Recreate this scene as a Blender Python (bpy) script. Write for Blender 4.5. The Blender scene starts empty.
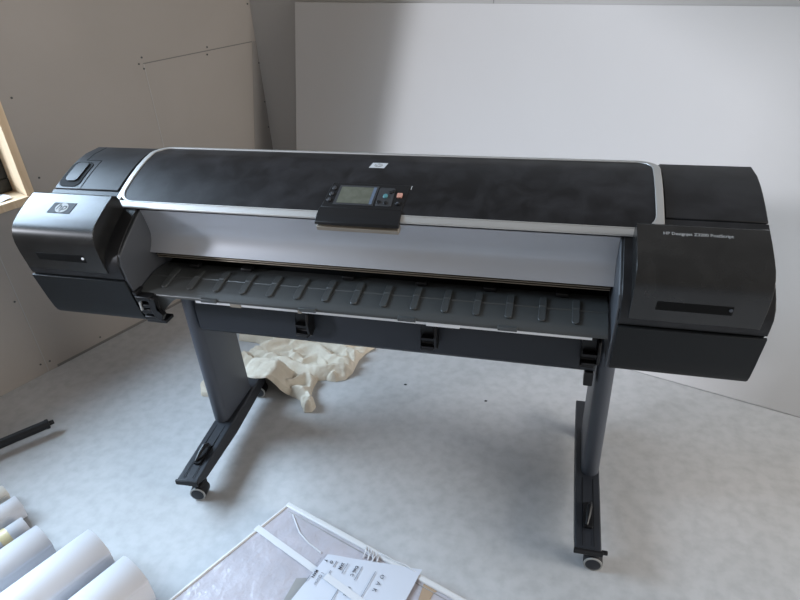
import bpy, bmesh, math, random
from mathutils import Vector, Matrix, noise
random.seed(7)
C = bpy.context.scene.collection
PI = math.pi

# ------------------------------------------------------------------ materials
def mat(name, col, rough=.5, metal=0., spec=.5, noise_amt=0., scale=8., col2=None, bump=0., bscale=80., coat=0., detail=6., lo=.35, hi=.7, trans=None):
    m = bpy.data.materials.new(name); m.use_nodes = True
    nt = m.node_tree; b = nt.nodes['Principled BSDF']
    b.inputs['Base Color'].default_value = (*col, 1); b.inputs['Roughness'].default_value = rough
    b.inputs['Metallic'].default_value = metal; b.inputs['Specular IOR Level'].default_value = spec
    b.inputs['Coat Weight'].default_value = coat
    tc = nt.nodes.new('ShaderNodeTexCoord')
    if col2:
        n = nt.nodes.new('ShaderNodeTexNoise'); n.inputs['Scale'].default_value = scale; n.inputs['Detail'].default_value = detail
        n.inputs['Distortion'].default_value = .6
        r = nt.nodes.new('ShaderNodeValToRGB')
        r.color_ramp.elements[0].position = lo; r.color_ramp.elements[1].position = hi
        r.color_ramp.elements[0].color = (*col, 1); r.color_ramp.elements[1].color = (*col2, 1)
        nt.links.new(tc.outputs['Object'], n.inputs['Vector']); nt.links.new(n.outputs['Fac'], r.inputs['Fac'])
        nt.links.new(r.outputs['Color'], b.inputs['Base Color'])
    if bump:
        n2 = nt.nodes.new('ShaderNodeTexNoise'); n2.inputs['Scale'].default_value = bscale; n2.inputs['Detail'].default_value = 4
        bp = nt.nodes.new('ShaderNodeBump'); bp.inputs['Strength'].default_value = bump; bp.inputs['Distance'].default_value = .002
        nt.links.new(tc.outputs['Object'], n2.inputs['Vector']); nt.links.new(n2.outputs['Fac'], bp.inputs['Height'])
        nt.links.new(bp.outputs['Normal'], b.inputs['Normal'])
    return m

M = {}
M['shell'] = mat('dusty_black_plastic', (.008, .008, .009), .42, spec=.28, col2=(.019, .019, .021), scale=14)
M['shell_low'] = mat('charcoal_plastic', (.008, .009, .010), .5, spec=.2, bump=.15, bscale=900)
M['cover'] = mat('glossy_black_plastic', (.009, .009, .009), .27, spec=.45, col2=(.017, .0165, .016), scale=16)
M['window'] = mat('smeared_black_glass', (.006, .006, .007), .38, spec=.28, col2=(.024, .024, .027), scale=17, detail=14, lo=.38, hi=.80)
M['silver'] = mat('satin_silver', (.46, .45, .435), .45, metal=.6)
M['apron'] = mat('grey_satin_metal', (.42, .43, .46), .40, metal=.5)
M['tray'] = mat('dark_grey_plastic', (.052, .056, .057), .38, bump=.1, bscale=700)
M['dark'] = mat('black_recess', (.005, .005, .005), .7, spec=.1)
M['inner'] = mat('slate_plastic', (.050, .053, .060), .5)
M['rail'] = mat('rail_metal', (.30, .26, .21), .4, metal=.5)
M['leg'] = mat('blue_grey_powder_coat', (.046, .052, .065), .42, bump=.1, bscale=900)
M['foot'] = mat('dark_powder_coat', (.018, .020, .025), .45, spec=.35, bump=.12, bscale=900)
M['beam'] = mat('beam_powder_coat', (.016, .019, .025), .42, spec=.35, bump=.1, bscale=900)
M['blackp'] = mat('black_plastic', (.007, .007, .008), .4, spec=.3)
M['rim'] = mat('grey_rubber', (.30, .30, .29), .6, spec=.2)
M['white'] = mat('white_plastic', (.75, .76, .78), .4)
M['lcd'] = mat('grey_green_lcd', (.085, .09, .068), .3, col2=(.115, .12, .095), scale=60)
M['lcdrim'] = mat('lcd_rim', (.10, .13, .18), .3)
M['key'] = mat('key_black', (.03, .032, .036), .35)
M['teal'] = mat('teal_key', (.07, .20, .22), .35)
M['orange'] = mat('salmon_key', (.50, .24, .18), .45)
M['ink'] = mat('black_ink', (.02, .02, .03), .6)
M['greyink'] = mat('grey_ink', (.20, .21, .24), .6)
M['logo_dark'] = mat('logo_dark', (.012, .013, .016), .6, spec=.2)
M['logo_light'] = mat('logo_light', (.60, .62, .64), .3, metal=.3)
M['print'] = mat('grey_print', (.34, .34, .34), .5)
M['wood'] = mat('pale_pine', (.66, .50, .33), .6, col2=(.56, .40, .25), scale=5)
M['paper'] = mat('white_paper', (.62, .62, .65), .5)
M['paperin'] = mat('paper_edges', (.62, .58, .52), .7)
M['tape'] = mat('yellowed_tape', (.62, .52, .30), .4)
M['cloth'] = mat('cream_cotton', (.56, .49, .39), .9, col2=(.66, .60, .50), scale=9, bump=.7, bscale=40)
M['cloth'].node_tree.nodes['Bump'].inputs['Distance'].default_value = .008
M['wrap'] = mat('milky_plastic_wrap', (.39, .37, .40), .30, spec=.35, col2=(.47, .44, .475), scale=9, bump=1., bscale=15)
M['wrap'].node_tree.nodes['Bump'].inputs['Distance'].default_value = .012
M['wrapedge'] = mat('white_foam_edge', (.60, .595, .60), .5)
M['card'] = mat('brown_cardboard', (.34, .24, .16), .8)
M['strap'] = mat('white_strapping', (.60, .60, .62), .4)
M['note'] = mat('note_paper', (.54, .56, .62), .6)
M['film'] = mat('dull_tape', (.30, .29, .28), .3)
M['screw'] = mat('screw_dark', (.05, .05, .05), .6)
M['frame'] = mat('black_window_frame', (.012, .013, .013), .4)

def wood_grain(m):
    nt = m.node_tree; n = [x for x in nt.nodes if x.type == 'TEX_NOISE'][0]
    tc = [x for x in nt.nodes if x.type == 'TEX_COORD'][0]
    mp = nt.nodes.new('ShaderNodeMapping'); mp.inputs['Scale'].default_value = (9, 9, .8)
    nt.links.new(tc.outputs['Object'], mp.inputs['Vector']); nt.links.new(mp.outputs['Vector'], n.inputs['Vector'])
wood_grain(M['wood'])

def floor_mat():
    m = bpy.data.materials.new('smooth_concrete'); m.use_nodes = True; nt = m.node_tree; b = nt.nodes['Principled BSDF']
    tc = nt.nodes.new('ShaderNodeTexCoord')
    def nz(s, d, lo, hi, c0, c1, dist=0.):
        n = nt.nodes.new('ShaderNodeTexNoise'); n.inputs['Scale'].default_value = s; n.inputs['Detail'].default_value = d; n.inputs['Distortion'].default_value = dist
        r = nt.nodes.new('ShaderNodeValToRGB'); r.color_ramp.elements[0].position = lo; r.color_ramp.elements[1].position = hi
        r.color_ramp.elements[0].color = (*c0, 1); r.color_ramp.elements[1].color = (*c1, 1)
        nt.links.new(tc.outputs['Object'], n.inputs['Vector']); nt.links.new(n.outputs['Fac'], r.inputs['Fac']); return n, r
    n1, r1 = nz(1.6, 9, .30, .75, (.385, .385, .385), (.495, .495, .50), .5)
    n2, r2 = nz(26, 8, .30, .60, (.86, .86, .86), (1, 1, 1))
    n3, r3 = nz(6, 12, .62, .78, (1, 1, 1), (1.10, 1.10, 1.11), .3)
    mx = nt.nodes.new('ShaderNodeMixRGB'); mx.blend_type = 'MULTIPLY'; mx.inputs[0].default_value = 1
    mx2 = nt.nodes.new('ShaderNodeMixRGB'); mx2.blend_type = 'MULTIPLY'; mx2.inputs[0].default_value = 1
    nt.links.new(r1.outputs[0], mx.inputs[1]); nt.links.new(r2.outputs[0], mx.inputs[2])
    nt.links.new(mx.outputs[0], mx2.inputs[1]); nt.links.new(r3.outputs[0], mx2.inputs[2])
    nt.links.new(mx2.outputs[0], b.inputs['Base Color'])
    b.inputs['Roughness'].default_value = .55; b.inputs['Specular IOR Level'].default_value = .35
    bp = nt.nodes.new('ShaderNodeBump'); bp.inputs['Strength'].default_value = .12; bp.inputs['Distance'].default_value = .003
    nt.links.new(n2.outputs['Fac'], bp.inputs['Height']); nt.links.new(bp.outputs['Normal'], b.inputs['Normal'])
    return m
M['floor'] = floor_mat()

def wall_mat(name, c0, c1):
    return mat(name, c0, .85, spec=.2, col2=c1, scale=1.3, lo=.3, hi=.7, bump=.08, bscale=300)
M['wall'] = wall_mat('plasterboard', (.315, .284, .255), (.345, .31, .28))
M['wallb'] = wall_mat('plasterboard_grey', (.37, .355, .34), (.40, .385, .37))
M['strip'] = wall_mat('plasterboard_grey_brown', (.27, .25, .235), (.29, .27, .25))  # darker grey-brown board paper for the corner wedge
M['board'] = wall_mat('white_board', (.47, .455, .445), (.49, .475, .465))
M['seam'] = mat('seam_shadow', (.16, .15, .14), .9)
M['seamlight'] = mat('seam_pale', (.36, .34, .32), .9)

def glass_mat():
    m = bpy.data.materials.new('window_glass'); m.use_nodes = True; nt = m.node_tree
    for n in list(nt.nodes): nt.nodes.remove(n)
    o = nt.nodes.new('ShaderNodeOutputMaterial'); t = nt.nodes.new('ShaderNodeBsdfTransparent'); g = nt.nodes.new('ShaderNodeBsdfGlossy')
    g.inputs['Roughness'].default_value = .02; x = nt.nodes.new('ShaderNodeMixShader'); x.inputs[0].default_value = .05
    nt.links.new(t.outputs[0], x.inputs[1]); nt.links.new(g.outputs[0], x.inputs[2]); nt.links.new(x.outputs[0], o.inputs[0]); return m
M['glass'] = glass_mat()

# ------------------------------------------------------------------ helpers
def link(name, bm, m, parent=None, loc=None, bevel=0., seg=2, smooth=False, subsurf=0, autosm=35):
    bmesh.ops.recalc_face_normals(bm, faces=bm.faces)
    me = bpy.data.meshes.new(name); bm.to_mesh(me); bm.free()
    o = bpy.data.objects.new(name, me); C.objects.link(o)
    if m: me.materials.append(m)
    if parent: o.parent = parent
    if loc: o.location = loc
    if bevel:
        b = o.modifiers.new('bevel', 'BEVEL'); b.width = bevel; b.segments = seg; b.limit_method = 'ANGLE'; b.angle_limit = math.radians(28)
    if subsurf:
        s = o.modifiers.new('sub', 'SUBSURF'); s.levels = subsurf; s.render_levels = subsurf
    if smooth or bevel or subsurf:
        for p in me.polygons: p.use_smooth = True
        if not subsurf: me.set_sharp_from_angle(angle=math.radians(autosm))
    return o

def empty(name, label=None, cat=None, group=None, loc=(0, 0, 0), rz=0):
    o = bpy.data.objects.new(name, None); C.objects.link(o); o.location = loc; o.rotation_euler = (0, 0, rz); o.empty_display_size = .05
    if label: tag(o, label, cat, group)
    return o
def tag(o, label, cat, group=None):
    o['label'] = label; o['category'] = cat
    if group: o['group'] = group
    return o
def struct(o): o['kind'] = 'structure'; return o

def box(bm, x0, x1, y0, y1, z0, z1, mtx=None):
    vs = [bm.verts.new((x, y, z)) for x in (x0, x1) for y in (y0, y1) for z in (z0, z1)]
    if mtx: 
        for v in vs: v.co = mtx @ v.co
    for f in ((0, 1, 3, 2), (4, 6, 7, 5), (0, 4, 5, 1), (2, 3, 7, 6), (0, 2, 6, 4), (1, 5, 7, 3)):
        bm.faces.new([vs[i] for i in f])
    return vs
def prism(bm, pts, axis, a0, a1):
    """pts 2D polygon; axis 'x': pts are (y,z); 'y': (x,z); 'z': (x,y)"""
    def mk(p, a):
        return {'x': (a, p[0], p[1]), 'y': (p[0], a, p[1]), 'z': (p[0], p[1], a)}[axis]
    A = [bm.verts.new(mk(p, a0)) for p in pts]; B = [bm.verts.new(mk(p, a1)) for p in pts]
    n = len(pts)
    f1 = bm.faces.new(A); f2 = bm.faces.new(B[::-1])
    for i in range(n): bm.faces.new((A[i], B[i], B[(i+1) % n], A[(i+1) % n]))
    bmesh.ops.triangulate(bm, faces=[f1, f2])
def frame_of(d):
    d = Vector(d).normalized(); a = Vector((0, 0, 1)) if abs(d.z) < .9 else Vector((1, 0, 0))
    u = d.cross(a).normalized(); return d, u, u.cross(d).normalized()
def tube(bm, path, r, n=12, cap=True):
    rings = []
    for i, p in enumerate(path):
        p = Vector(p); q = Vector(path[min(i+1, len(path)-1)]) - Vector(path[max(i-1, 0)])
        d, u, v = frame_of(q); rr = r[i] if isinstance(r, (list, tuple)) else r
        rings.append([bm.verts.new(p + u*rr*math.cos(2*PI*k/n) + v*rr*math.sin(2*PI*k/n)) for k in range(n)])
    for a, b in zip(rings, rings[1:]):
        for k in range(n): bm.faces.new((a[k], a[(k+1) % n], b[(k+1) % n], b[k]))
    if cap: bm.faces.new(rings[0][::-1]); bm.faces.new(rings[-1])
def lathe(bm, prof, origin, d, n=32):
    """prof [(radius, along)]"""
    d, u, v = frame_of(d); o = Vector(origin); rings = []
    for r, a in prof:
        rings.append([bm.verts.new(o + d*a + (u*math.cos(2*PI*k/n) + v*math.sin(2*PI*k/n))*max(r, 1e-4)) for k in range(n)])
    for a, b in zip(rings, rings[1:]):
        for k in range(n): bm.faces.new((a[k], a[(k+1) % n], b[(k+1) % n], b[k]))
    bm.faces.new(rings[0][::-1]); bm.faces.new(rings[-1])
def rrect(x0, x1, y0, y1, r, n=6):
    pts = []
    for cx, cy, a0 in ((x1-r, y1-r, 0), (x0+r, y1-r, 90), (x0+r, y0+r, 180), (x1-r, y0+r, 270)):
        for k in range(n+1):
            a = math.radians(a0 + 90*k/n); pts.append((cx + r*math.cos(a), cy + r*math.sin(a)))
    return pts

# ------------------------------------------------------------------ the curved top profile, (y, z)
SURF = [(.135, .930), (.110, .980), (.088, 1.015), (.070, 1.039), (.058, 1.0495), (-.002, 1.049), (-.04, 1.042), (-.072, 1.033), (-.11, 1.0195), (-.146, 1.004), (-.185, .986), (-.22, .966), (-.255, .946), (-.285, .926), (-.308, .909), (-.323, .892), (-.3285, .870), (-.325, .845), (-.3195, .826)]
COV = [(-.205, .976), (-.210, 1.002), (-.219, 1.015), (-.232, 1.019), (-.265, 1.006), (-.300, .989), (-.322, .976), (-.335, .963), (-.342, .945), (-.343, .925), (-.340, .900), (-.334, .868), (-.329, .848)]
def at(prof, y):
    for (a, b), (c, d) in zip(prof, prof[1:]):
        if c <= y <= a: 
            t = (y-a)/(c-a) if c != a else 0; n = Vector((0, d-b, -(c-a))); n = Vector((0, -(d-b), (c-a))).normalized()
            if n.z < 0: n = -n
            return Vector((0, y, b + t*(d-b))), n
    p = prof[0] if y > prof[0][0] else prof[-1]
    return Vector((0, p[0], p[1])), Vector((0, 0, 1))
def nrm(prof, y):
    _, a = at(prof, y + .008); _, b = at(prof, y - .008); return (a+b).normalized()
def map_surface(bm, prof, off):
    for v in bm.verts:
        p, _ = at(prof, v.co.y); n = nrm(prof, v.co.y); h = v.co.z
        v.co = Vector((v.co.x, p.y, p.z)) + n*(off + h)
def cutlevels(bm, prof, ymin=-9, ymax=9):
    ys = []
    for (a, b), (c, d) in zip(prof, prof[1:]):
        ys += [a, (a+c)/2]
    for y in ys:
        bmesh.ops.bisect_plane(bm, geom=bm.verts[:] + bm.edges[:] + bm.faces[:], plane_co=(0, y, 0), plane_no=(0, 1, 0))
def solid(bm, h):
    r = bmesh.ops.extrude_face_region(bm, geom=bm.faces[:])
    bmesh.ops.translate(bm, vec=(0, 0, h), verts=[e for e in r['geom'] if isinstance(e, bmesh.types.BMVert)])
def patch(name, pts, prof, off, h, m, parent, bevel=0., hole=None):
    """closed outline in (x, y) laid over the curved profile as a solid of thickness h"""
    bm = bmesh.new()
    if hole:
        A = [bm.verts.new((*p, 0)) for p in pts]; B = [bm.verts.new((*p, 0)) for p in hole]; n = len(pts)
        for i in range(n): bm.faces.new((A[i], A[(i+1) % n], B[(i+1) % n], B[i]))
    else: bm.faces.new([bm.verts.new((*p, 0)) for p in pts])
    cutlevels(bm, prof); solid(bm, h); map_surface(bm, prof, off)
    return link(name, bm, m, parent, bevel=bevel, smooth=True, autosm=30)
def strip_shell(name, prof, x0, x1, t, m, parent, bevel=.0015, off=0.):
    """a panel following prof, thickness t inwards"""
    bm = bmesh.new()
    P = [Vector(p) for p in prof]; N = []
    for i in range(len(P)):
        d = P[min(i+1, len(P)-1)] - P[max(i-1, 0)]; n = Vector((-d.y, d.x)).normalized(); N.append(n)
    if N[0].y < 0 and abs(N[0].y) > .3: N = [-n for n in N]
    out = [p + n*off for p, n in zip(P, N)]; inn = [p - n*t for p, n in zip(P, N)]
    rows = []
    for x in (x0, x1):
        rows.append(([bm.verts.new((x, *p)) for p in out], [bm.verts.new((x, *p)) for p in inn]))
    (o0, i0), (o1, i1) = rows; n = len(P)
    for k in range(n-1):
        bm.faces.new((o0[k], o0[k+1], o1[k+1], o1[k])); bm.faces.new((i0[k], i1[k], i1[k+1], i0[k+1]))
        bm.faces.new((o0[k], i0[k], i0[k+1], o0[k+1])); bm.faces.new((o1[k], o1[k+1], i1[k+1], i1[k]))
    bm.faces.new((o0[0], o1[0], i1[0], i0[0])); bm.faces.new((o0[-1], i0[-1], i1[-1], o1[-1]))
    return link(name, bm, m, parent, bevel=bevel, smooth=True, autosm=30)

def text_bm(body, size, shear=0., bold=0., space=1.):
    cu = bpy.data.curves.new('lettering', 'FONT'); cu.body = body; cu.size = size; cu.shear = shear; cu.offset = bold
    cu.align_x = 'LEFT'; cu.space_character = space; cu.resolution_u = 3; cu.extrude = 0
    o = bpy.data.objects.new('lettering', cu); C.objects.link(o)
    dg = bpy.context.evaluated_depsgraph_get(); me = bpy.data.meshes.new_from_object(o.evaluated_get(dg))
    bm = bmesh.new(); bm.from_mesh(me); bpy.data.objects.remove(o); bpy.data.curves.remove(cu); bpy.data.meshes.remove(me)
    return bm
def bounds(bm):
    xs = [v.co.x for v in bm.verts]; ys = [v.co.y for v in bm.verts]; return min(xs), max(xs), min(ys), max(ys)

# ================================================================== THE PRINTER
pr = empty('large_format_printer', 'black and silver wide-format plotter printer on a two-legged wheeled stand', 'printer', loc=(0, 0, 0))
XO, XI = .885, .598

# centre carcass behind lid and under it
bm = bmesh.new()
prism(bm, [(.25, .72), (.20, .88)] + [(y, z-.004) for y, z in SURF[:11]] + [(-.178, .985), (-.186, .972), (-.160, .965), (-.160, .845), (-.06, .835), (-.06, .80), (-.16, .785), (-.17, .735), (-.10, .70), (.25, .70)], 'x', -XI-.03, XI+.03)
link('printer_body', bm, M['shell_low'], pr, bevel=.002)

# end housings
for sgn in (-1, 1):
    x0, x1 = sorted((sgn*XI, sgn*XO))
    core = [(y, z-.0035) for y, z in SURF]
    core = [(y + (.0035 if z < .92 and y < 0 else 0), z) for y, z in core]
    bm = bmesh.new()
    xa, xb = (x0+.003, x1) if sgn < 0 else (x0, x1-.003)
    prism(bm, core + [(-.279, .6905), (-.265, .688), (.22, .700), (.25, .74), (.20, .88)], 'x', xa, xb)
    hs = link('end_housing', bm, M['inner'] if False else M['shell_low'], pr, bevel=.0015)
    # rear top cover
    xs = sorted((sgn*.684, sgn*(XO+.001)))
    top = [p for p in SURF if p[0] > -.15] + [(-.1525, 1.0013)]
    strip_shell('top_cover', top, xs[0], xs[1], .006, M['shell'], pr, bevel=.0025)
    # front shell under the ink cover
    xs = sorted((sgn*.600, sgn*(XO+.001)))
    fr = [(-.1565, .9995)] + [p for p in SURF if p[0] < -.157 and p[1] > .83] + [(-.3205, .8275)]
    strip_shell('front_shell', fr, *( (xs[0], xs[1]) ), .006, M['shell'], pr, bevel=.0015)
    lo = [(-.3195, .8245), (-.310, .785), (-.300, .742), (-.290, .707), (-.2845, .695), (-.279, .688), (-.264, .685)]
    strip_shell('lower_panel', lo, xs[0], xs[1], .006, M['shell_low'], pr, bevel=.0012)
    # inner cheek
    bm = bmesh.new()
    xi = sorted((sgn*(XI-.004), sgn*(XI+.004)))
    prism(bm, [(-.196, .972), (-.212, .963), (-.285, .920), (-.318, .897), (-.325, .870), (-.318, .824), (-.279, .680), (-.12, .69), (-.12, .965)], 'x', *xi)
    link('inner_cheek', bm, M['inner'], pr, bevel=.002)
    # ink cover
    cx = (-.879, -.638) if sgn < 0 else (.618, .866)
    bm = bmesh.new()
    closed = COV + [(-.322, .846), (-.322, .880), (-.30, .912), (-.25, .944), (-.205, .968)]
    prism(bm, closed, 'x', *cx)
    cov = link('ink_cover', bm, M['cover'], pr, bevel=.013, seg=5)
    # slot in the cover's front
    sx = (-.830, -.682) if sgn < 0 else (.664, .808)
    bm = bmesh.new(); prism(bm, [(-.3412, .903), (-.3368, .878), (-.318, .878), (-.318, .903)], 'x', *sx)
    link('finger_slot', bm, M['dark'], cov, bevel=.003)
    bm = bmesh.new(); lathe(bm, [(.0035, 0), (.0035, .002)], (sx[1]-.006, -.3395, .893), (0, -1, 0), 12)
    link('slot_stud', bm, M['white'] if sgn < 0 else M['leg'], cov)

# left cover logo
cov_l = [o for o in pr.children if o.name.startswith('ink_cover')][0]
lg = patch('logo_plate', [(-.796, -.293), (-.729, -.293), (-.723, -.262), (-.789, -.262)], COV, .0002, .0008, M['logo_dark'], cov_l)
def disc_pts(cx, cy, rx, ry, n=28): return [(cx + rx*math.cos(2*PI*k/n), cy + ry*math.sin(2*PI*k/n)) for k in range(n)]
patch('logo_disc', disc_pts(-.7595, -.2775, .0185, .0142), COV, .0008, .0006, M['rim'], lg)
def text_on(name, body, size, x, y, prof, off, m, parent, shear=0., bold=0., rot=0., sx=1., sy=1., space=1.):
    bm = text_bm(body, size, shear, bold, space); a = bounds(bm); c = ((a[0]+a[1])/2, (a[2]+a[3])/2)
    bmesh.ops.translate(bm, verts=bm.verts, vec=(-c[0], -c[1], 0))
    bmesh.ops.scale(bm, verts=bm.verts, vec=(sx, sy, 1))
    bmesh.ops.rotate(bm, verts=bm.verts, cent=(0, 0, 0), matrix=Matrix.Rotation(rot, 3, 'Z'))
    bmesh.ops.translate(bm, verts=bm.verts, vec=(x, y, 0)); map_surface(bm, prof, off)
    return link(name, bm, m, parent)
text_on('logo_letters', 'hp', .030, -.7595, -.2775, COV, .0016, M['logo_dark'], lg, shear=.35, bold=.0004, sy=.85)
# right cover lettering
cov_r = [o for o in pr.children if o.name.startswith('ink_cover')][1]
text_on('model_lettering', 'HP Designjet Z3200 PostScript', .0103, .7335, -.2545, COV, .0004, M['print'], cov_r, bold=.00015, sx=1.0)

# left top cover: latch recess, push button and panel joint
tc_l = [o for o in pr.children if o.name.startswith('top_cover')][0]
patch('latch_recess', rrect(-.882, -.816, -.146, -.050, .018), SURF, -.0002, .0016, M['dark'], tc_l)
patch('push_button', rrect(-.868, -.828, -.128, -.056, .012), SURF, .001, .0035, M['shell'], tc_l, bevel=.0015)
patch('panel_joint', [(-.8055, -.1515), (-.803, -.1515), (-.803, -.0385), (-.852, -.0385), (-.852, .053), (-.8545, .053), (-.8545, -.041), (-.8055, -.041)], SURF, .0002, .0004, M['dark'], tc_l)
tc_r = [o for o in pr.children if o.name.startswith('top_cover')][1]
# small pale catches on the ledge behind the left cover
fs_l = [o for o in pr.children if o.name.startswith('front_shell')][0]
patch('ledge_mark', [(-.845, -.176), (-.800, -.176), (-.800, -.170), (-.845, -.170)], SURF, .0003, .0006, M['rim'], fs_l)
patch('ledge_mark', [(-.785, -.176), (-.755, -.176), (-.755, -.170), (-.785, -.170)], SURF, .0003, .0006, M['rim'], fs_l)

# lid: silver frame, black window, front band, apron
lid = patch('lid_frame', rrect(-.668, .681, -.190, .050, .045), SURF, .002, .007, M['silver'], pr, bevel=.002, hole=rrect(-.654, .664, -.1875, .042, .036))
# square the lower corners of the frame
for x0, x1 in ((-.668, -.654), (.664, .681)):
    patch('lid_frame_side', [(x0, -.200), (x1, -.200), (x1, -.13), (x0, -.13)], SURF, .002, .0068, M['silver'], pr, bevel=.0015)
patch('lid_window', rrect(-.6555, .6655, -.1905, .0435, .035), SURF, .003, .0035, M['window'], pr, bevel=.001)
bandpts = [(-.1905, .9875), (-.197, .9845), (-.203, .981), (-.2065, .977), (-.2065, .973)]
strip_shell('lid_front_band', [(y, z+.004) for y, z in bandpts], -.667, .668, .008, M['silver'], pr, bevel=.0015)
apr = [(-.200, .971), (-.194, .950), (-.189, .928), (-.185, .908), (-.185, .896), (-.189, .880), (-.197, .865), (-.207, .852)]
def apron():
    bm = bmesh.new(); prism(bm, apr + [(-.195, .849), (-.165, .86), (-.165, .965)], 'x', -XI+.0035, XI-.0035)
    return link('lid_apron', bm, M['apron'], pr, smooth=True, autosm=30)
apron()
# logo plate in the lid
lp = patch('logo_plate', [(-.014, -.037), (.026, -.037), (.031, -.013), (-.009, -.013)], SURF, .0062, .0008, M['logo_light'], pr)
patch('logo_disc', disc_pts(.0085, -.025, .0105, .0085), SURF, .0070, .0005, M['rim'], lp)
text_on('logo_letters', 'hp', .017, .0085, -.0250, SURF, .0078, M['logo_light'], lp, shear=.35, bold=.0003, sy=.85)

# control panel with tab
cp = patch('control_panel', [(-.098, -.176), (.104, -.176), (.110, -.100), (-.088, -.100)], SURF, .005, .0030, M['blackp'], pr, bevel=.0012)
tb = [(-.178, .993), (-.200, .984), (-.212, .978), (-.219, .972), (-.221, .966)]
strip_shell('panel_tab', [(y-.004, z+.006) for y, z in tb], -.100, .106, .012, M['blackp'], cp, bevel=.002)
bm = bmesh.new(); prism(bm, [(-.20, .975), (-.221, .964), (-.218, .953), (-.195, .955)], 'x', -.098, .104); link('tab_underside', bm, M['rail'], cp, bevel=.001)
sc = patch('screen_bezel', [(-.070, -.167), (.031, -.167), (.034, -.108), (-.066, -.108)], SURF, .0077, .0012, M['key'], cp, bevel=.0005)
patch('screen', [(-.062, -.162), (.019, -.162), (.021, -.1135), (-.060, -.1135)], SURF, .0087, .0006, M['lcd'], sc)
patch('screen_edge', [(.0195, -.163), (.0265, -.163), (.029, -.1125), (.0215, -.1125)], SURF, .0087, .0007, M['lcdrim'], sc)
def button(x, y, rx, ry, m, h=.0035, n=16):
    return patch('button', disc_pts(x, y, rx, ry, n), SURF, .0077, h, m, cp, bevel=.0008)
for k in range(3): button(-.083+.002*k, -.155+.018*k, .0055, .0055, M['key'])
for k in range(3): button(-.083+.002*k, -.1547+.018*k, .0018, .0018, M['leg'], h=.0042, n=8)  # small discs in a paler colour, painted highlights on the buttons
patch('key_pad', rrect(.036, .076, -.167, -.112, .006), SURF, .0077, .0015, M['key'], cp, bevel=.0005)
button(.056, -.138, .0060, .0060, M['teal'], h=.0045); button(.066, -.126, .005, .004, M['blackp'], h=.0035)
button(.0425, -.155, .0050, .0045, M['blackp'], h=.0035); button(.060, -.157, .0050, .0045, M['blackp'], h=.0035); button(.072, -.122, .004, .004, M['blackp'], h=.0035)
patch('stop_key', rrect(.0835, .0965, -.140, -.127, .002), SURF, .0077, .0035, M['orange'], cp, bevel=.0005)
button(.090, -.156, .0065, .0060, M['blackp']); button(.090, -.156, .0028, .0025, M['leg'], h=.0040, n=8)  # the smaller disc is a highlight painted onto the button
patch('latch_line', [(.1115, -.112), (.1135, -.112), (.1140, -.100), (.1120, -.100)], SURF, .0063, .0006, M['print'], cp)

# media slot: rollers and rails behind the tray
for i, (y, z, h, m) in enumerate(((-.196, .845, .0035, 'rail'), (-.190, .836, .003, 'rail'), (-.186, .828, .003, 'rail'), (-.165, .842, .005, 'rail'), (-.150, .832, .004, 'dark'), (-.168, .826, .004, 'rail'), (-.155, .812, .006, 'dark'))):
    bm = bmesh.new(); box(bm, -.590, .590, y, y+.012, z, z+h); link('slot_rail', bm, M[m], pr, bevel=.0008)
bm = bmesh.new(); tube(bm, [(-.59, -.12, .812), (.59, -.12, .812)], .012, 16); link('feed_roller', bm, M['blackp'], pr, smooth=True)
for x in (-.50, -.345, -.06, .13, .30, .47):
    bm = bmesh.new(); box(bm, x, x+.03, -.188, -.168, .802, .812); link('slot_clip', bm, M['blackp'], pr, bevel=.002)

# output tray: curved sheet with a crease, lip and 15 raised ribs
tp = [(-.155, .796), (-.185, .7995), (-.210, .8000), (-.232, .7985), (-.234, .7965), (-.255, .793), (-.280, .788), (-.292, .783), (-.298, .777), (-.2995, .771)]
tray = strip_shell('output_tray', tp, -.590, .588, .006, M['tray'], pr, bevel=.001)
for k in range(15):
    x = -.525 + .0745*k
    bm = bmesh.new()
    bm.faces.new([bm.verts.new((px, py, 0)) for px, py in rrect(x-.0085, x+.0085, -.279, -.196, .008, 5)])
    for f in bm.faces[:]: pass
    TP = tp[1:]
    cutlevels(bm, TP)
    solid(bm, .0050)
    map_surface(bm, TP, .0)
    link('tray_rib', bm, M['tray'], tray, bevel=.0014)
bm = bmesh.new()   # rounded flange that closes the tray at the left
prism(bm, [(-.592, .778), (-.592, .738), (-.560, .730), (-.535, .728), (-.515, .742), (-.497, .760), (-.478, .772), (-.478, .780)], 'y', -.297, -.285)
link('tray_flange', bm, M['tray'], tray, bevel=.002)
for x in (-.385, -.115, .135, .37):     # hinge tabs under the lip
    bm = bmesh.new(); box(bm, x-.022, x+.022, -.304, -.292, .770, .780); link('tray_hinge', bm, M['tray'], tray, bevel=.0015)
bm = bmesh.new(); box(bm, -.43, .556, -.293, -.285, .760, .770); link('white_guide_strip', bm, M['white'], pr, bevel=.001)
for x0, x1 in ((-.33, -.30), (-.145, -.135), (.18, .26)):
    bm = bmesh.new(); box(bm, x0, x1, -.2955, -.287, .7585, .7715); link('guide_clip', bm, M['rail'] if x0 < 0 else M['white'], pr, bevel=.001)

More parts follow.
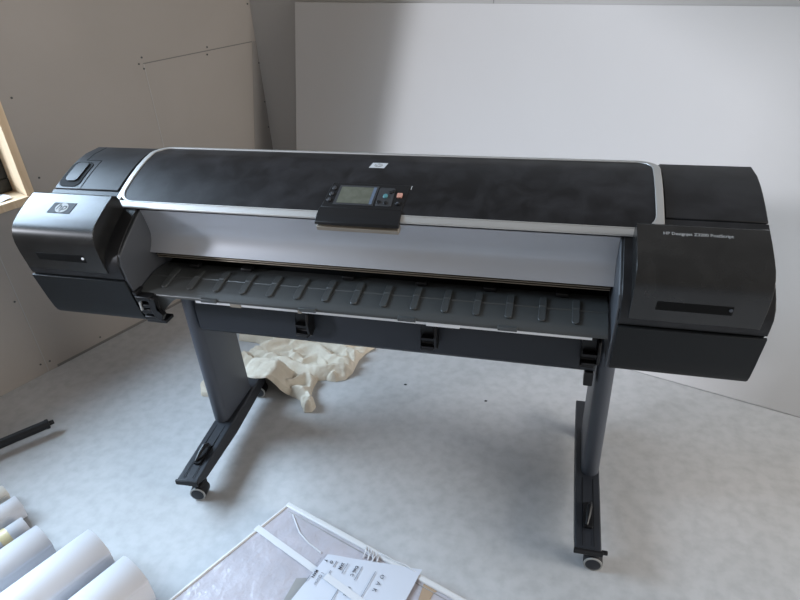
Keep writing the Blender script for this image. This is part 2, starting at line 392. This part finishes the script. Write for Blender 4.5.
# left side catch mechanism under the housing
lt = None
bm = bmesh.new(); prism(bm, [(-.318, .790), (-.292, .690), (-.262, .690), (-.284, .790)], 'x', -.594, -.584); lt = link('roll_catch', bm, M['blackp'], pr, bevel=.001)
for z0, z1, xe, y in ((.768, .780, -.545, -.290), (.742, .752, -.548, -.283), (.722, .736, -.535, -.280), (.700, .711, -.548, -.275), (.690, .700, -.528, -.272)):
    bm = bmesh.new(); box(bm, -.588, xe, y-.030, y+.006, z0, z1); link('catch_arm', bm, M['blackp'], lt, bevel=.002)
bm = bmesh.new(); prism(bm, [(-.553, .778), (-.535, .776), (-.537, .740), (-.520, .726), (-.530, .706), (-.545, .715), (-.553, .742)], 'y', -.318, -.300); link('catch_hook', bm, M['blackp'], lt, bevel=.002)
bm = bmesh.new(); box(bm, -.5845, -.580, -.316, -.308, .735, .760); link('catch_spring', bm, M['rim'], lt)

# stand
def leg_section(cx, w, y0, y1, n=8):
    r = w/2; pts = []
    for k in range(n+1):
        a = PI*k/n; pts.append((cx + r*math.cos(a), y1 - r*.5 + r*.5*math.sin(a)))
    for k in range(n+1):
        a = PI + PI*k/n; pts.append((cx + r*math.cos(a), y0 + r + r*math.sin(a)))
    return pts
for sgn in (-1, 1):
    cx = -.625 if sgn < 0 else .621; bm = bmesh.new()
    rows = []
    for z, w, y0, y1 in ((.110, .052, -.072, .135), (.35, .050, -.078, .125), (.705, .046, -.085, .115)):
        rows.append([bm.verts.new((x, y, z)) for x, y in leg_section(cx, w, y0, y1)])
    n = len(rows[0])
    for a, b in zip(rows, rows[1:]):
        for k in range(n): bm.faces.new((a[k], a[(k+1) % n], b[(k+1) % n], b[k]))
    bm.faces.new(rows[0][::-1]); bm.faces.new(rows[-1])
    leg = link('leg', bm, M['leg'], pr, bevel=.002)
    fx = sgn*.614
    bm = bmesh.new()
    prism(bm, [(-.336, .113), (-.336, .100), (-.28, .074), (-.05, .056), (.16, .062), (.262, .085), (.283, .104), (.283, .112), (.262, .1165), (-.10, .1165)], 'x', fx-.035, fx+.035)
    ft = link('foot', bm, M['foot'], pr, bevel=.004)
    if sgn < 0: ft.matrix_world = Matrix.Translation((-.618, -.03, 0)) @ Matrix.Rotation(math.radians(3.0), 4, 'Z') @ Matrix.Translation((.618, .03, 0))
    bm = bmesh.new(); box(bm, fx-.037, fx+.039, -.3415, -.334, .098, .1155); link('foot_end_cap', bm, M['blackp'], ft, bevel=.0015)
    bm = bmesh.new()
    for x in (fx-.0155, fx+.0145): box(bm, x, x+.0012, -.325, -.082, .1160, .1172)
    link('foot_groove', bm, M['dark'], ft)
    # brake lever on top of the foot
    bm = bmesh.new(); prism(bm, rrect(fx-.012, fx+.012, -.268, -.180, .006), 'z', .116, .1225); lv = link('brake_plate', bm, M['blackp'], ft, bevel=.001)
    bm = bmesh.new(); tube(bm, [(fx-.004, -.262, .124), (fx, -.235, .136), (fx+.003, -.21, .141), (fx+.006, -.19, .130)], [.004, .007, .008, .006], 10); link('brake_lever', bm, M['blackp'], lv, smooth=True)
    # casters
    for y in (-.292, .225):
        xo = fx + (.022 if sgn > 0 else .004)
        bm = bmesh.new(); lathe(bm, [(.015, .050), (.015, .105)], (xo-.004, y+.006, 0), (0, 0, 1), 16); ca = link('caster', bm, M['blackp'], ft, smooth=True)
        bm = bmesh.new(); prism(bm, [(xo-.017, .040), (xo-.016, .058), (xo+.016, .058), (xo+.017, .040)], 'y', y-.014, y+.030); link('caster_hood', bm, M['blackp'], ca, bevel=.004)
        ax = Vector((.10 if sgn < 0 else -.02, -1, .0)).normalized()
        o = Vector((xo, y, .0265)) - ax*.024
        bm = bmesh.new(); lathe(bm, [(.020, 0), (.025, .001), (.0265, .004), (.0265, .042), (.0255, .0445), (.021, .045)], o, ax, 32); w = link('wheel', bm, M['blackp'], ca, smooth=True)
        bm = bmesh.new(); lathe(bm, [(.0255, .036), (.0262, .0405), (.0258, .0450), (.0236, .0462), (.0205, .0460), (.0205, .036)], o, ax, 32); link('wheel_rim', bm, M['rim'], ca, smooth=True)
        bm = bmesh.new(); lathe(bm, [(.0208, .036), (.0208, .0464), (.016, .0480)], o, ax, 28); link('wheel_hub', bm, M['foot'], ca, smooth=True)
    if sgn > 0:
        bm = bmesh.new(); box(bm, fx+.036, fx+.052, -.332, -.322, .096, .106); link('foot_pin', bm, M['blackp'], ft, bevel=.002)
    # screws on the upright
    for z, y in ((.60, -.05), (.565, -.02), (.555, .0)):
        bm = bmesh.new(); lathe(bm, [(.004, 0), (.004, .003)], (cx - sgn*.0245, y+.02, z-.02), (-sgn, 0, 0), 10); link('upright_screw', bm, M['rim'] if z > .59 else M['dark'], leg)

bm = bmesh.new(); prism(bm, [(-.072, .510), (-.085, .525), (-.088, .60), (-.080, .634), (-.03, .640), (.02, .630), (.02, .53), (.0, .510)], 'x', -.592, .592)
beam = link('crossbeam', bm, M['beam'], pr, bevel=.004)
for x in (-.225, .146, .572):           # black roll-holder hooks on the beam
    bm = bmesh.new()
    prism(bm, [(-.088, .655), (-.100, .655), (-.108, .640), (-.108, .575), (-.125, .566), (-.122, .556), (-.100, .553), (-.086, .560)], 'x', x-.024, x+.012)
    hk = link('roll_hook', bm, M['blackp'], pr, bevel=.002)
    bm = bmesh.new(); prism(bm, [(-.086, .650), (-.124, .640), (-.134, .610), (-.128, .575), (-.112, .560), (-.086, .570)], 'x', x+.016, x+.023); link('hook_cheek', bm, M['blackp'], hk, bevel=.002)
    bm = bmesh.new(); box(bm, x-.020, x+.016, -.128, -.104, .596, .604); link('hook_bar', bm, M['blackp'], hk, bevel=.001)
    bm = bmesh.new(); box(bm, x-.020, x+.016, -.124, -.104, .566, .573); link('hook_bar', bm, M['blackp'], hk, bevel=.001)
bm = bmesh.new(); prism(bm, rrect(.566, .590, .463, .508, .004), 'y', -.078, -.050); link('cable_clip', bm, M['blackp'], pr, bevel=.003)
bm = bmesh.new(); box(bm, .60, .63, -.10, .05, .64, .69); link('leg_bracket', bm, M['blackp'], pr, bevel=.003)
bm = bmesh.new(); box(bm, -.63, -.60, -.10, .05, .64, .70); link('leg_bracket', bm, M['blackp'], pr, bevel=.003)

# ================================================================== THE ROOM
A = Vector((-1.692, .008, 0)); D = Vector((.392, .920, 0)); N = Vector((.920, -.392, 0))
WL = Matrix(((D.x, N.x, 0, A.x), (D.y, N.y, 0, A.y), (0, 0, 1, 0), (0, 0, 0, 1)))     # (s, depth, z) -> world
Gp = Vector((.833, .630, 0)); D2 = Vector((.953, -.303, 0)); NB = Vector((.303, .953, 0))
WB = Matrix(((D2.x, NB.x, 0, Gp.x), (D2.y, NB.y, 0, Gp.y), (0, 0, 1, 0), (0, 0, 0, 1)))
def wl(bm): bmesh.ops.transform(bm, matrix=WL, verts=bm.verts)
def wb(bm): bmesh.ops.transform(bm, matrix=WB, verts=bm.verts)
H = 2.75
bm = bmesh.new(); box(bm, -4.5, 5.0, -5.0, 3.2, -.08, 0); struct(link('floor', bm, M['floor']))

SJ = .378; Z0 = .715; Z1 = 2.50; SN = -2.15; T = .20
bm = bmesh.new()
for s0, s1, z0, z1 in ((SJ+.030, 1.640, 0, H), (-3.6, SN-.03, 0, H), (SN-.03, SJ+.030, 0, Z0), (SN-.03, SJ+.030, Z1, H)):
    box(bm, s0, s1, -T, 0, z0, z1)
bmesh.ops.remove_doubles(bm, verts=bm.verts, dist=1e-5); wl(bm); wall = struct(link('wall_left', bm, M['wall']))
def wl_part(name, boxes, m, parent, bevel=0.):
    bm = bmesh.new()
    for b in boxes: box(bm, *b)
    wl(bm); return link(name, bm, m, parent, bevel=bevel)
# joints between boards
def seam(p, q, w, m, d=.0012, name='board_joint'):
    bm = bmesh.new(); p = Vector(p); q = Vector(q); u = (q-p).normalized(); v = Vector((-u.y, u.x))*w/2
    prism(bm, [tuple(p+v), tuple(q+v), tuple(q-v), tuple(p-v)], 'y', 0, d); wl(bm); return link(name, bm, m, wall)
seam((1.005, 1.125), (1.610, 1.123), .004, M['seam'])
seam((1.008, 1.125), (1.000, .30), .004, M['seamlight'])
seam((.205, .005), (.205, .700), .004, M['seamlight'])
seam((-.62, .005), (-.62, .700), .004, M['seamlight'])
# bare wedge beside the corner
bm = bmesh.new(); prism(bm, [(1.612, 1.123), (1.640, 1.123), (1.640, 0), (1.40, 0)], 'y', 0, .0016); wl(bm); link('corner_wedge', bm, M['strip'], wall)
for s, z in ((1.005, 1.150), (1.003, 1.105), (.985, 1.127), (1.343, 1.139), (1.336, 1.108), (.444, .798), (.450, 1.102), (.185, .050), (.223, .044), (.454, .035), (1.632, 1.02), (1.630, .83), (1.628, .70), (.190, .36), (1.62, 1.29)):
    bm = bmesh.new(); lathe(bm, [(.004, 0), (.004, .002)], (s, .0005, z), (0, 1, 0), 10); wl(bm); link('screw', bm, M['screw'], wall)
# shadow gap under the board by the corner
wl_part('plinth_gap', [(.245, 1.63, 0, .0022, 0, .011)], M['seam'], wall)

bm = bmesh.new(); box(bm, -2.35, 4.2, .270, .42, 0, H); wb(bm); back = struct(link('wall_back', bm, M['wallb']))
for a, z in ((-1.35, 1.32), (-1.12, 1.317), (-.555, 1.325), (.24, 1.322), (-.9, 1.36)):
    bm = bmesh.new(); lathe(bm, [(.005, 0), (.005, .002)], (a, .270, z), (0, -1, 0), 10); wb(bm); link('screw', bm, M['screw'], back)
bm = bmesh.new(); prism(bm, [(-.795, 1.30), (-.793, 1.30), (-.800, H), (-.802, H)], 'y', .2688, .270); wb(bm); link('board_joint', bm, M['seam'], back)
bm = bmesh.new(); box(bm, -.9, 4.2, -.1, 0, 0, .0)if False else None; bm.free()

# leaning board
th = math.radians(11.0)
bm = bmesh.new(); box(bm, -1.765, 1.75, 0, .0125, .0, 1.322)
bmesh.ops.rotate(bm, verts=bm.verts, cent=(0, 0, 0), matrix=Matrix.Rotation(-th, 3, 'X')); bmesh.ops.translate(bm, verts=bm.verts, vec=(0, 0, .0026)); wb(bm)
pb = link('plasterboard_sheet', bm, M['board'], bevel=.0015)
tag(pb, 'large white plasterboard sheet leaning against the back wall behind the printer', 'board')

# window in the left wall: pine lining, black frame, glass
win = struct(wl_part('window_1', [(SN+.001, SJ, -T+.0, -.115, Z0+.03, Z0+.085), (SN+.001, SJ, -T, -.115, Z1-.085, Z1-.03), (SJ-.055, SJ, -T, -.115, Z0+.085, Z1-.085), (SN, SN+.055, -T, -.115, Z0+.085, Z1-.085)], M['frame'], None, bevel=.004))
wl_part('window_lining', [(SJ, SJ+.030, -T+.0, .004, Z0+.03, Z1)], M['wood'], win, bevel=.0015)
wl_part('window_lining', [(SN-.03, SN, -T+.0, .004, Z0+.03, Z1)], M['wood'], win, bevel=.0015)
wl_part('window_head', [(SN-.03, SJ+.03, -T, .004, Z1-.03, Z1)], M['wood'], win, bevel=.0015)
wl_part('window_sill', [(SN-.03, SJ+.030, -T, .012, Z0, Z0+.030)], M['wood'], win, bevel=.002)
wl_part('window_glass', [(SN+.05, SJ-.05, -T+.02, -T+.026, Z0+.08, Z1-.08)], M['glass'], win)
# crumpled white film lying on the sill
bm = bmesh.new(); nx, ny = 22, 10; g = {}
for i in range(nx+1):
    for j in range(ny+1):
        s = .10 + .23*i/nx; d = -.108 + .090*j/ny + .012*noise.noise((i*.5, 0, 3))
        z = .0015 + .012*max(0, noise.noise((s*14, d*22, 1)) + .25)
        g[i, j] = bm.verts.new((s, d, Z0+.0305+z))
for i in range(nx):
    for j in range(ny): bm.faces.new((g[i, j], g[i+1, j], g[i+1, j+1], g[i, j+1]))
wl(bm); tag(link('paper_scrap', bm, M['paper'], smooth=True), 'creased white sheet lying on the wooden window sill at the far left', 'paper')

# ================================================================== DUST SHEET
outline = [(-.905, .235), (-.87, .32), (-.86, .41), (-.80, .455), (-.745, .485), (-.75, .53), (-.80, .55), (-.89, .55), (-.92, .66), (-.80, .80), (-.55, .84), (-.30, .82), (-.225, .72),
           (-.262, .60), (-.285, .56), (-.302, .495), (-.300, .42), (-.315, .37), (-.352, .35), (-.395, .352), (-.425, .345), (-.425, .29), (-.415, .235), (-.375, .195), (-.380, .158), (-.412, .150),
           (-.438, .185), (-.455, .215), (-.50, .232), (-.545, .205), (-.575, .185), (-.615, .175), (-.652, .182), (-.69, .21), (-.745, .235), (-.80, .170), (-.86, .165)]
def inside(x, y):
    c = False; n = len(outline)
    for i in range(n):
        (x0, y0), (x1, y1) = outline[i], outline[i-1]
        if (y0 > y) != (y1 > y) and x < (x1-x0)*(y-y0)/(y1-y0)+x0: c = not c
    return c
def segd(x, y, a, b):
    dx, dy = b[0]-a[0], b[1]-a[1]; t = max(0, min(1, ((x-a[0])*dx+(y-a[1])*dy)/(dx*dx+dy*dy)))
    return math.hypot(x-a[0]-t*dx, y-a[1]-t*dy)
def edged(x, y): return min(segd(x, y, outline[i], outline[i-1]) for i in range(len(outline)))
ridges = [  # polyline, half width, height
    ([(-.86, .50), (-.74, .47), (-.62, .545), (-.50, .52), (-.40, .46), (-.32, .44)], .028, .050),
    ([(-.72, .44), (-.62, .40), (-.50, .37), (-.40, .385), (-.33, .40)], .026, .048),
    ([(-.86, .38), (-.76, .40), (-.66, .34), (-.60, .27), (-.55, .235)], .024, .045),
    ([(-.52, .25), (-.47, .33), (-.43, .31), (-.395, .22), (-.395, .17)], .020, .045),
    ([(-.49, .24), (-.45, .24), (-.41, .27), (-.36, .36)], .014, .035),
    ([(-.80, .66), (-.66, .62), (-.52, .64), (-.40, .62), (-.27, .66)], .030, .055),
    ([(-.70, .55), (-.60, .60), (-.48, .585), (-.36, .53), (-.30, .50)], .020, .042),
    ([(-.88, .60), (-.80, .58), (-.72, .60)], .025, .045),
    ([(-.86, .26), (-.80, .22), (-.74, .27)], .020, .030),
    ([(-.58, .46), (-.52, .43), (-.46, .47), (-.42, .43)], .014, .030),
    ([(-.70, .74), (-.55, .72), (-.38, .75)], .030, .05),
    ([(-.38, .58), (-.35, .50), (-.36, .44)], .016, .034)]
bm = bmesh.new(); st = .0036; vs = {}
nx, ny = int(.72/st), int(.74/st)
for i in range(nx+1):
    for j in range(ny+1):
        x = -.925 + i*st; y = .125 + j*st
        if not inside(x, y): continue
        e = edged(x, y); wx = x + .016*noise.noise((x*9, y*9, 0)); wy = y + .016*noise.noise((x*9, y*9, 7))
        h = .012
        df = math.hypot(max(0, abs(x+.614)-.040), max(0, .165-y, y-.290)); fh = (.126 + .006*noise.noise((x*30, y*30, 4)))*math.exp(-(max(0, df-.004)/.060)**2)
        for pl, w, hh in ridges:
            d = min(segd(wx, wy, pl[k], pl[k+1]) for k in range(len(pl)-1))
            h = max(h, .010 + hh*math.exp(-(d/w)**2)*(.8+.3*noise.noise((x*12, y*12, 3))))
        g0 = .55+.45*noise.noise((x*4, y*4, 21))
        ph = wy*13 + wx*2.2 + 1.9*noise.noise((x*3.4, y*4.4, 11)); h += .026*g0*(1-abs(math.cos(PI*ph))**1.0)**.75
        ph = wy*21 - wx*10 + 2.2*noise.noise((x*4, y*4, 31)); h += .013*max(0, .5+1.1*noise.noise((x*6, y*6, 41)))*(1-abs(math.cos(PI*ph)))**.7
        ph = wy*38 + wx*16 + 2.6*noise.noise((x*6, y*6, 51)); h += .006*max(0, .4+1.2*noise.noise((x*8, y*8, 61)))*(1-abs(math.cos(PI*ph)))**.8
        k = min(1, e/.022); h *= math.sqrt(max(0, 1-(1-k)**2))*.92+.08
        h = max(.002, h, fh)
        vs[i, j] = bm.verts.new((x, y, h))
for (i, j) in list(vs):
    q = [(i, j), (i+1, j), (i+1, j+1), (i, j+1)]
    if all(p in vs for p in q): bm.faces.new([vs[p] for p in q])
# drop the rim to the floor and soften its outline
bd = [v for v in bm.verts if v.is_boundary]
for _ in range(4):
    new = {}
    for v in bd:
        nb_ = [e.other_vert(v).co for e in v.link_edges if e.is_boundary]
        if len(nb_) == 2: new[v] = (v.co*.5 + (nb_[0]+nb_[1])*.25)
    for v, c in new.items(): v.co = c
for v in bd:
    df = math.hypot(max(0, abs(v.co.x+.614)-.040), max(0, .165-v.co.y, v.co.y-.290)); v.co.z = max(.0015, .122*math.exp(-(df/.045)**2)-.004)
sheet = link('dust_sheet', bm, M['cloth'], smooth=True, autosm=180)
tag(sheet, 'crumpled cream cotton dust sheet heaped on the floor behind the left leg', 'dust sheet')

# ================================================================== FLAT WRAPPED PACKAGE
pk = empty('wrapped_package', 'flat plastic-wrapped white package with strapping lying on the floor in front', 'package', loc=(0, 0, 0))
a = Vector((-.272, -.305)); b = Vector((.322, -.515)); c = Vector((.18, -1.02)); dd = Vector((-.480, -.720)) + (Vector((-.480, -.720))-a)*.12
tz = .056
bm = bmesh.new(); prism(bm, [tuple(a), tuple(b), tuple(c), tuple(dd)], 'z', .002, tz)
body = link('wrap', bm, M['wrap'], pk, bevel=.006, seg=3)
def flat(name, pts, z, h, m, parent=pk, bevel=0.):
    bm = bmesh.new(); prism(bm, pts, 'z', z, z+h); return link(name, bm, m, parent, bevel=bevel)
def band(name, p, q, w, z, h, m, parent=pk, bevel=0.):
    p, q = Vector(p), Vector(q); u = (q-p).normalized(); v = Vector((-u.y, u.x))*w/2
    return flat(name, [tuple(p+v), tuple(q+v), tuple(q-v), tuple(p-v)], z, h, m, parent, bevel)
uab = (b-a).normalized(); vin = Vector((uab.y, -uab.x)); vin = vin if vin.y < 0 else -vin
band('edge_roll', a + vin*.008, b + vin*.008, .018, tz-.004, .010, M['wrapedge'], bevel=.004)
uad = (dd-a).normalized()
band('edge_roll', a + Vector((.004, -.004)), dd, .008, tz-.004, .008, M['wrapedge'], bevel=.003)
band('wrap_fold', a + vin*.026 + uab*.02, b + vin*.026, .003, tz, .0022, M['film'], bevel=.001)
band('strap', (-.332, -.413), (-.07, -.528), .020, tz+.003, .0012, M['strap'], bevel=.0006)
bm = bmesh.new(); tube(bm, [(-.243, -.345, tz+.001), (-.198, -.403, tz+.002), (-.156, -.433, tz+.002), (-.110, -.455, tz+.001)], .0022, 6); link('wrap_crease', bm, M['strap'], pk, smooth=True)
flat('tape_patch', [(-.150, -.545), (-.122, -.538), (-.105, -.60), (-.135, -.625), (-.158, -.612)], tz+.0004, .0012, M['film'], bevel=.0004)
flat('cardboard_edge', [(.195, -.478), (.250, -.488), (.225, -.510), (.205, -.60), (.185, -.60)], tz+.0002, .0012, M['card'], bevel=.0004)
bm = bmesh.new(); prism(bm, [(.318, -.512), (.328, -.516), (.324, -.530), (.314, -.526)], 'z', .02, tz+.004); link('corner_foot', bm, M['blackp'], pk, bevel=.001)
for k in range(8):   # string wound round the back edge
    p = Vector((.012 + .006*k, -.408 - .003*k)); q = Vector((.022 + .0045*k + .010*((k*7) % 3 - 1), -.447 - .001*k))
    bm = bmesh.new(); tube(bm, [(p.x, p.y, tz+.004), ((p.x+q.x)/2+.002, (p.y+q.y)/2, tz+.0105), (q.x, q.y, tz+.002)], .0016, 6); link('string', bm, M['strap'], pk, smooth=True)
bm = bmesh.new(); tube(bm, [(.055, -.425, tz+.006), (.075, -.434, tz+.011), (.10, -.441, tz+.006), (.135, -.450, tz+.011), (.17, -.464, tz+.006)], .0022, 6); link('string', bm, M['strap'], pk, smooth=True)

# delivery note lying on the package
nt_ = [(-.088, -.462), (.182, -.452), (.130, -.700), (-.150, -.640)]
note = empty('delivery_note', 'printed white delivery note sheet lying on the wrapped package', 'paper')
o0 = Vector((.182, -.452)); ux = Vector((-.270, -.010)).normalized()
nz = tz + .0080
bm = bmesh.new(); gn = {}
P00, P10, P01, P11 = Vector((-.088, -.460)), Vector((.183, -.452)), Vector((-.150, -.655)), Vector((.125, -.690))
for i in range(15):
    for j in range(13):
        u, v = i/14, j/12; p = P00*(1-u)*(1-v)+P10*u*(1-v)+P01*(1-u)*v+P11*u*v
        gn[i, j] = bm.verts.new((p.x, p.y, nz + .0018*noise.noise((u*5, v*5, 0)) + (.004 if i == 14 else 0)*0))
for i in range(14):
    for j in range(12): bm.faces.new((gn[i, j], gn[i+1, j], gn[i+1, j+1], gn[i, j+1]))
sh = link('sheet', bm, M['note'], note, smooth=True)
band('strap', (-.0701, -.52796), (.11, -.607), .020, nz+.0032, .0008, M['strap'], pk, .0003)
# writing runs down the sheet (towards the camera, turned a quarter)
R0 = Vector((.130-.182, -.70+.452)).normalized()      # reading direction in the photograph
ang = math.atan2(R0.y, R0.x)
def write(body, size, x, y, m, space=1., bold=0.):
    bm = text_bm(body, size, 0, bold, space); a_ = bounds(bm)
    bmesh.ops.translate(bm, verts=bm.verts, vec=(-a_[0], -(a_[2]+a_[3])/2, 0))
    bmesh.ops.rotate(bm, verts=bm.verts, cent=(0, 0, 0), matrix=Matrix.Rotation(ang, 3, 'Z'))
    bmesh.ops.translate(bm, verts=bm.verts, vec=(x, y, nz+.0024)); link('printed_line', bm, m, note)
def rule(x, y, ln, w, m):
    p = Vector((x, y)); q = p + R0*ln; band('printed_rule', p, q, w, nz+.0022, .0002, m, note)
write('OAK', .0165, .083, -.492, M['ink'], space=2.2)
rule(.060, -.486, .13, .0020, M['greyink'])
write('Data C', .0115, .006, -.481, M['ink'], bold=.0003); rule(.020, -.479, .045, .0022, M['greyink'])
write('2AM', .0115, -.035, -.479, M['ink'], bold=.0003); rule(-.022, -.477, .035, .0022, M['greyink'])
write('O', .0115, -.068, -.479, M['ink'], bold=.0003); write('T', .0115, -.085, -.478, M['ink'], bold=.0003); rule(-.055, -.477, .020, .0022, M['greyink'])
write('1 Quater', .0115, -.082, -.520, M['ink']); write('MAN', .0115, -.099, -.515, M['ink'], bold=.0003)
rule(-.062, -.508, .03, .002, M['greyink']); rule(-.113, -.535, .02, .002, M['greyink'])
write('A', .013, -.035, -.535, M['ink']); rule(-.020, -.540, .06, .0022, M['greyink']); write('PACK', .0115, .004, -.545, M['ink'])

# ================================================================== PAPER ROLLS
def roll(ax, ay, r, length, label, z=None, tape=False, mt='paper', ang_off=0., thick=.004, group='white paper rolls on the floor at the lower left'):
    z = r if z is None else z
    d = -Vector((.392, .920, 0)); d = Matrix.Rotation(ang_off, 3, 'Z') @ d
    root = empty('paper_roll', label, 'paper roll', group, loc=(ax, ay, 0))
    bm = bmesh.new(); dn, u, v = frame_of(d); n = 56; ri = []; loops = []
    turns = 2.0; steps = int(n*turns)
    for k in range(steps+1):                     # spiral sheet, its free edge showing as a ridge
        t = 2*PI*k/n + 2.6; rr = r - thick*1.2*(1-k/steps)
        loops.append([bm.verts.new(Vector((0, 0, z)) + (u*math.cos(t)+v*math.sin(t))*rr + dn*(a_*length + (0 if a_ else .004*math.sin(k*.13)*(1-k/steps)))) for a_ in (0, .33, .66, 1)])
    for a_, b_ in zip(loops, loops[1:]):
        for k in range(3): bm.faces.new((a_[k], b_[k], b_[k+1], a_[k+1]))
    o = link('paper', bm, M[mt], root, smooth=True, autosm=60)
    md = o.modifiers.new('s', 'SOLIDIFY'); md.thickness = .0012; md.offset = -1
    bm = bmesh.new(); lathe(bm, [(r*.55, .012), (r*.55, length-.012)], (0, 0, z), dn, 28); link('core', bm, M['paperin'], root, smooth=True)
    if tape:
        bm = bmesh.new()
        tube(bm, [Vector((0, 0, z))+dn*.05, Vector((0, 0, z))+dn*.078], r+.0010, 40, cap=False); link('tape_band', bm, M['tape'], root, smooth=True)
    return root
roll(-.568, -.648, .076, .80, 'thick white paper roll nearest the wrapped package, rightmost of the rolls')
roll(-.726, -.592, .076, .80, 'long white paper roll second from the right, widest in view')
roll(-.917, -.596, .064, .75, 'white paper roll third from the right, shorter than its neighbour')
roll(-1.046, -.545, .038, .60, 'slim white paper roll banded with yellowed tape', tape=True, thick=.003)
roll(-1.128, -.480, .040, .60, 'slim white paper roll with crumpled end, beyond the taped roll', thick=.004)
roll(-1.215, -.445, .036, .60, 'farthest cream-tinted paper roll, only its tip visible at the left edge', mt='paperin')

# ================================================================== ROLL SPINDLE
sp = empty('roll_spindle', 'black printer roll spindle rod lying on the floor at the left edge', 'spindle')
e0 = Vector((-1.312, -.132, .048)); e1 = e0 + Vector((-.60, -.76, 0)).normalized()*1.15
bm = bmesh.new(); tube(bm, [e0, e1], .0175, 20); link('rod', bm, M['blackp'], sp, bevel=.002)
du = (e0-e1).normalized()
bm = bmesh.new(); tube(bm, [e0-du*.001, e0+du*.016], [.009, .008], 14); link('rod_tip', bm, M['blackp'], sp, smooth=True)
bm = bmesh.new(); tube(bm, [e0-du*.012, e0-du*.002], .019, 20); link('rod_collar', bm, M['blackp'], sp, smooth=True)
for t in (.42, 1.08):
    q = e0 - du*t
    bm = bmesh.new(); tube(bm, [q, q - du*.03], .048, 28); link('hub', bm, M['blackp'], sp, smooth=True, autosm=40)

# small debris on the floor
def chip(x, y, lab, m='blackp', s=.006):
    bm = bmesh.new(); prism(bm, [(x-s, y-s*.4), (x+s*.7, y-s*.6), (x+s, y+s*.3), (x-s*.3, y+s*.6)], 'z', 0, .002)
    tag(link('floor_chip', bm, M[m]), lab, 'debris', 'specks of debris on the floor')
for x, y, lab in DEBRIS if 'DEBRIS' in globals() else ((-.071, .389, 'small dark chip on the concrete under the crossbeam, left of the other chip'), (.255, .349, 'small dark chip on the concrete beneath the middle of the crossbeam')):
    chip(x, y, lab)

# ================================================================== LIGHT
W = bpy.data.worlds.new('room_light'); bpy.context.scene.world = W; W.use_nodes = True
bg = W.node_tree.nodes['Background']; bg.inputs[0].default_value = (1.0, .95, .90, 1); bg.inputs[1].default_value = .27
def area(name, loc, target, sx, sy, power, col, spread=PI):
    l = bpy.data.lights.new(name, 'AREA'); l.shape = 'RECTANGLE'; l.size = sx; l.size_y = sy; l.energy = power; l.color = col; l.spread = spread
    o = bpy.data.objects.new(name, l); C.objects.link(o); o.location = loc
    o.rotation_euler = (Vector(target)-Vector(loc)).to_track_quat('-Z', 'Z').to_euler(); return o
wc = A + D*(-.80) - N*2.0; wc.z = 2.95
area('window_daylight', wc, (-.3, -.4, .2), 2.2, 3.2, 570, (.60, .79, 1.0))
area('doorway_daylight', (3.6, -.6, 1.5), (0, .1, .3), 1.6, 1.9, 90, (1.0, .97, .93))
s = bpy.data.lights.new('low_daylight', 'SUN'); s.energy = 2.2; s.angle = math.radians(5); s.color = (.86, .90, 1.0)
so = bpy.data.objects.new('low_daylight', s); C.objects.link(so); so.rotation_euler = Vector((1.254, .803, -.42)).to_track_quat('-Z', 'Y').to_euler()

# ================================================================== CAMERA
cam = bpy.data.cameras.new('camera'); co = bpy.data.objects.new('camera', cam); C.objects.link(co)
cam.sensor_width = 36; cam.lens = 617.387/800*36; cam.clip_start = .02
yaw, pitch, rl = -.275, -.542, -.0584
F = Vector((math.sin(yaw)*math.cos(pitch), math.cos(yaw)*math.cos(pitch), math.sin(pitch))); r0 = Vector((math.cos(yaw), -math.sin(yaw), 0)); u0 = r0.cross(F)
r = math.cos(rl)*r0 + math.sin(rl)*u0; u = -math.sin(rl)*r0 + math.cos(rl)*u0
m = Matrix((r, u, -F)).transposed().to_4x4(); m.translation = Vector((.4543, -1.4796, 1.5649)); co.matrix_world = m
sc_ = bpy.context.scene; sc_.camera = co
sc_.view_settings.view_transform = 'Standard'; sc_.view_settings.look = 'None'; sc_.view_settings.gamma = 1; sc_.view_settings.use_curve_mapping = False
sc_.view_settings.exposure = 0.32
